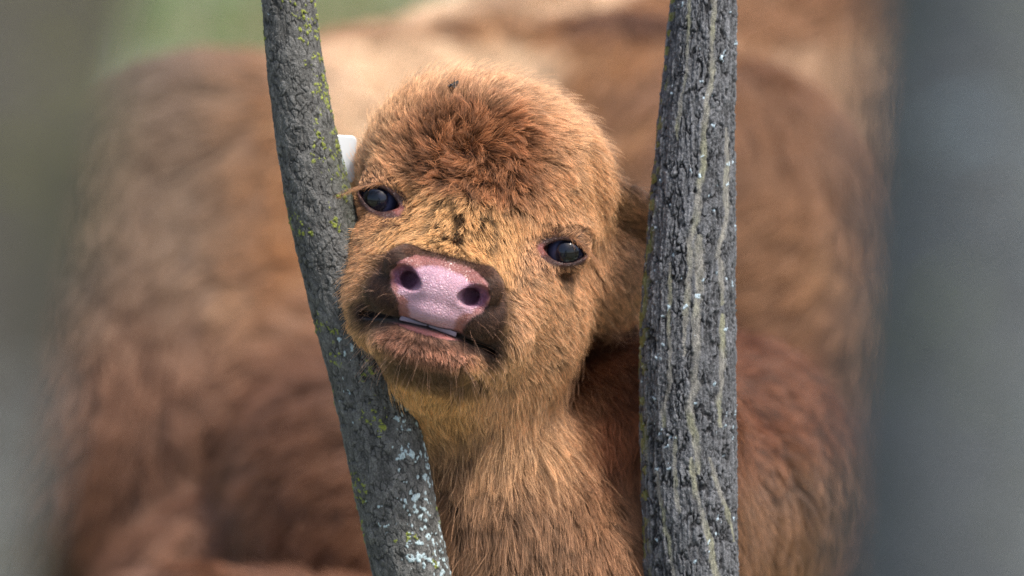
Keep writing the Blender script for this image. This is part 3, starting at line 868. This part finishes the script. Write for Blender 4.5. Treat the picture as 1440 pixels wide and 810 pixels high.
def pale_bark(q, CX, RR):
    d, c = smooth_bark(q, CX, RR)
    return d, c * np.array([1.25, 1.36, 1.48])
def dusk_bark(q, CX, RR):
    d, c = smooth_bark(q, CX, RR)
    return d, c * np.array([.85, .8, .8])
G_TREE = 'slender trees of the clump the calf stands in'
left_keys = [(-60, 362, 438), (0, 368, 443), (100, 374, 456), (200, 388, 475), (300, 404, 503), (350, 415, 514), (450, 440, 545), (550, 468, 578), (640, 487, 600), (720, 503, 616), (810, 525, 634), (860, 536, 645)]
trunk('tree', 'slanting slender grey tree trunk with pale lichen that the calf leans its cheek on', left_keys, .020, 620, 300, smooth_bark)
right_keys = [(-60, 949, 1036), (0, 943, 1036), (100, 932, 1035), (200, 922, 1034), (300, 912, 1034), (400, 903, 1034), (500, 898, 1034), (600, 899, 1035), (700, 901, 1037), (810, 905, 1040), (860, 907, 1042)]
trunk('tree', 'upright dark grey tree trunk with long pale fissures right of the calf’s head', right_keys, .045, 640, 360, plated_bark)
# two more stems of the clump, nearer the camera and out of focus
trunk('tree', 'thick blurred grey tree trunk at the far left edge, out of focus', [(-100, -330, 215), (400, -400, 120), (900, -520, 20)], -2.3, 160, 120, dusk_bark)
trunk('tree', 'thick blurred blue grey tree trunk at the far right edge, out of focus', [(-100, 1230, 1760), (400, 1195, 1720), (900, 1170, 1700)], -2.3, 160, 120, pale_bark)

# ------------------------------------------------------------------ THE COW lying behind  (view frame metres)
def Pm(px, py, dep):
    k = 1 + dep / D
    return np.array([(px - 720) * S * k, (405 - py) * S * k, dep])
def ground_up(x, dep): return -(FACE_Z - dep * s_) / c_      # view 'up' of the ground at a depth
cf = Field(np.arange(-1.0, 2.0, .018), np.arange(-1.1, .95, .018), np.arange(.45, 3.4, .022))
RT = rot('Z', -17)
cf.ell(Pm(830, 330, 2.15), (0.663, 0.340, 0.357), .05, RT)
cf.ell(Pm(700, 180, 1.95), (0.170, 0.145, 0.187), .05, rot('Z', -25))      # hip
cf.ell(Pm(880, 215, 1.85), (0.170, 0.170, 0.187), .04, rot('Z', 35))       # flank fold
cf.ell(Pm(560, 330, 1.9), (0.255, 0.255, 0.289), .05)
cf.ell(Pm(1010, 420, 1.7), (0.221, 0.289, 0.221), .05)                      # belly and thigh
cf.ell(Pm(310, 430, 1.7), (0.30, 0.30, 0.26), .09)
cf.ell(Pm(260, 640, 1.5), (.30, .26, .24), .08)
cf.ell(Pm(420, 640, 1.35), (0.119, 0.145, 0.136), .03, rot('Z', 20))         # folded leg, front
cf.ell(Pm(330, 820, 1.3), (0.170, 0.119, 0.153), .03, rot('Z', -30))
cf.ell(Pm(560, 700, 1.2), (0.187, 0.170, 0.170), .04)
cf.ell(Pm(800, 700, 1.75), (0.510, 0.238, 0.255), .06)
gy_ = ground_up(0, 1.4)
cf.cone((-.35, gy_ + .10, 1.0), (.15, gy_ + .08, .95), .075, .05, .03)
cf.cone((.15, gy_ + .08, .95), (-.05, gy_ + .06, .85), .05, .04, .02)
cf.cone(Pm(1230, 200, 2.3), Pm(1560, 60, 2.3), .28, .17, .06)         # neck, head beyond the right trunk
cf.cone(Pm(1560, 60, 2.3), Pm(1720, 240, 2.1), .15, .09, .04)
cf.ell(Pm(1500, -20, 2.2), (0.119, 0.043, 0.025), .02, rot('Z', 20))
KV, KF = cf.mesh(); del cf
KN = vert_normals(KV, KF)
def cow_tint(p):
    img_x = p[:, 0] / (S * (1 + p[:, 2] / D)) + 720; img_y = 405 - p[:, 1] / (S * (1 + p[:, 2] / D))
    n1 = fbm(p / .16, 3, 201); n2 = fbm(p / np.array([.30, .12, .2]), 3, 205)
    col = mix(lin(150, 100, 62)[None], lin(196, 146, 104)[None], sstep(-.1, .5, n1)[:, None])
    col = mix(col, lin(226, 188, 152)[None], (sstep(-.02, .25, n2) * sstep(380, 520, img_x) * (img_y < 330))[:, None])  # pale highlights on the upper body, painted into the coat
    col = mix(col, lin(120, 84, 66)[None], (sstep(.0, .3, -n2) * .7)[:, None])
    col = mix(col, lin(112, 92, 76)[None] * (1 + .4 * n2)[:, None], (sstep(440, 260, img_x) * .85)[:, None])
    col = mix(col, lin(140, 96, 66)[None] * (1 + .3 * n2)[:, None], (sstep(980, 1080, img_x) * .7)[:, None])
    col = col * np.array([.76, .80, .79])
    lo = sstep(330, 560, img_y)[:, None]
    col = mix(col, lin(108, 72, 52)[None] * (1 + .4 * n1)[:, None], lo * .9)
    return col
cow = empty('cow', tuple(map(float, (*V2W(np.array([.1, 0, 1.9]))[:2], 0))))
tag(cow, 'large pale brown shaggy cow lying down behind the calf, out of focus', 'cow')
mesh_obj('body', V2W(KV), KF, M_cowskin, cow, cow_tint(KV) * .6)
NC = 90000
kr, kn = scatter(KV, KF, KN, lambda cen, n: np.where(n[:, 2] < .2, 1.0, .15), NC)
kfl = np.array([-.35, -1.0, -.2]) + vecnoise(kr / .2, 210) * .9 + vecnoise(kr / .05, 212) * .3
KP = grow(kr * 1000, kn, kfl, rng.uniform(30, 55, NC), np.full(NC, .18), np.full(NC, 4.0), np.full(NC, .5), 6, [(1 / 40, .9)], 220) / 1000
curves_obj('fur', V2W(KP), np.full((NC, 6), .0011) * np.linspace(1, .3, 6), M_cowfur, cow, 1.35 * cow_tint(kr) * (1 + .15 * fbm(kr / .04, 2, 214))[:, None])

# ------------------------------------------------------------------ GROUND and grass
def ground_material():
    m, N, L, P = new_mat('pasture')
    tc = N.new('ShaderNodeTexCoord')
    n1 = N.new('ShaderNodeTexNoise'); n1.inputs['Scale'].default_value = .9; n1.inputs['Detail'].default_value = 3
    n2 = N.new('ShaderNodeTexNoise'); n2.inputs['Scale'].default_value = 14; n2.inputs['Detail'].default_value = 8
    for n in (n1, n2): L.new(tc.outputs['Object'], n.inputs['Vector'])
    r1 = N.new('ShaderNodeValToRGB'); e = r1.color_ramp.elements
    e[0].position = .36; e[0].color = (.17, .13, .07, 1); e[1].position = .50; e[1].color = (.15, .155, .09, 1)
    x = e.new(.58); x.color = (.24, .28, .22, 1); x = e.new(.66); x.color = (.50, .55, .48, 1)
    L.new(n1.outputs['Fac'], r1.inputs[0])
    mr = N.new('ShaderNodeMapRange'); mr.inputs[3].default_value = .5; mr.inputs[4].default_value = 1.4; L.new(n2.outputs['Fac'], mr.inputs[0])
    sc = N.new('ShaderNodeVectorMath'); sc.operation = 'SCALE'; L.new(r1.outputs[0], sc.inputs[0]); L.new(mr.outputs[0], sc.inputs['Scale'])
    L.new(sc.outputs[0], P.inputs['Base Color']); P.inputs['Roughness'].default_value = .95
    b = N.new('ShaderNodeBump'); b.inputs['Distance'].default_value = .03; L.new(n2.outputs['Fac'], b.inputs['Height']); L.new(b.outputs[0], P.inputs['Normal'])
    return m
gx = np.concatenate([np.linspace(-200, -8, 12), np.linspace(-6, 6, 60), np.linspace(8, 200, 12)])
gyv = np.concatenate([np.linspace(-60, -4, 8), np.linspace(-3, 14, 80), np.linspace(16, 300, 14)])
GX, GY = np.meshgrid(gx, gyv)
gp = np.stack([GX.ravel(), GY.ravel(), np.zeros(GX.size)], -1)
gp[:, 2] = -.02 + .02 * fbm(gp / 1.3, 2, 300)
nr, nc = GX.shape; i = np.arange(nr - 1)[:, None] * nc; j = np.arange(nc - 1)[None]
GF = np.stack([i + j, i + j + 1, i + nc + j + 1, i + nc + j], -1).reshape(-1, 4)
g = mesh_obj('ground', gp, GF, ground_material()); tag(g, kind='structure')
M_grass = hair_mat('grass_blade', root=.7, vary=.3)
NG = 46000
gr = np.stack([rng.uniform(-2.6, 2.6, NG), rng.uniform(-1.2, 10, NG), np.zeros(NG)], -1)
gr[:, 2] = -.025 + .02 * fbm(gr / 1.3, 2, 300)
t = np.linspace(0, 1, 5)[None, :, None]; gd = rng.normal(0, .5, (NG, 3)); gd[:, 2] = 0
GL = rng.uniform(.03, .11, NG)[:, None, None]
gpts = gr[:, None] + np.array([0, 0, 1.0]) * t * GL + gd[:, None] * t ** 2 * GL
gcol = mix(lin(96, 120, 60)[None], lin(176, 156, 100)[None], sstep(-.1, .5, fbm(gr / .6, 2, 305) + rng.normal(0, .2, NG))[:, None])
go = curves_obj('grass', gpts, np.full((NG, 5), .0022) * np.linspace(1, .2, 5), M_grass, None, gcol)
tag(go, 'short green and straw coloured grass round the animals', 'grass', kind='stuff')
print('strands', NH, 'calf verts', len(CV), 'cow verts', len(KV))
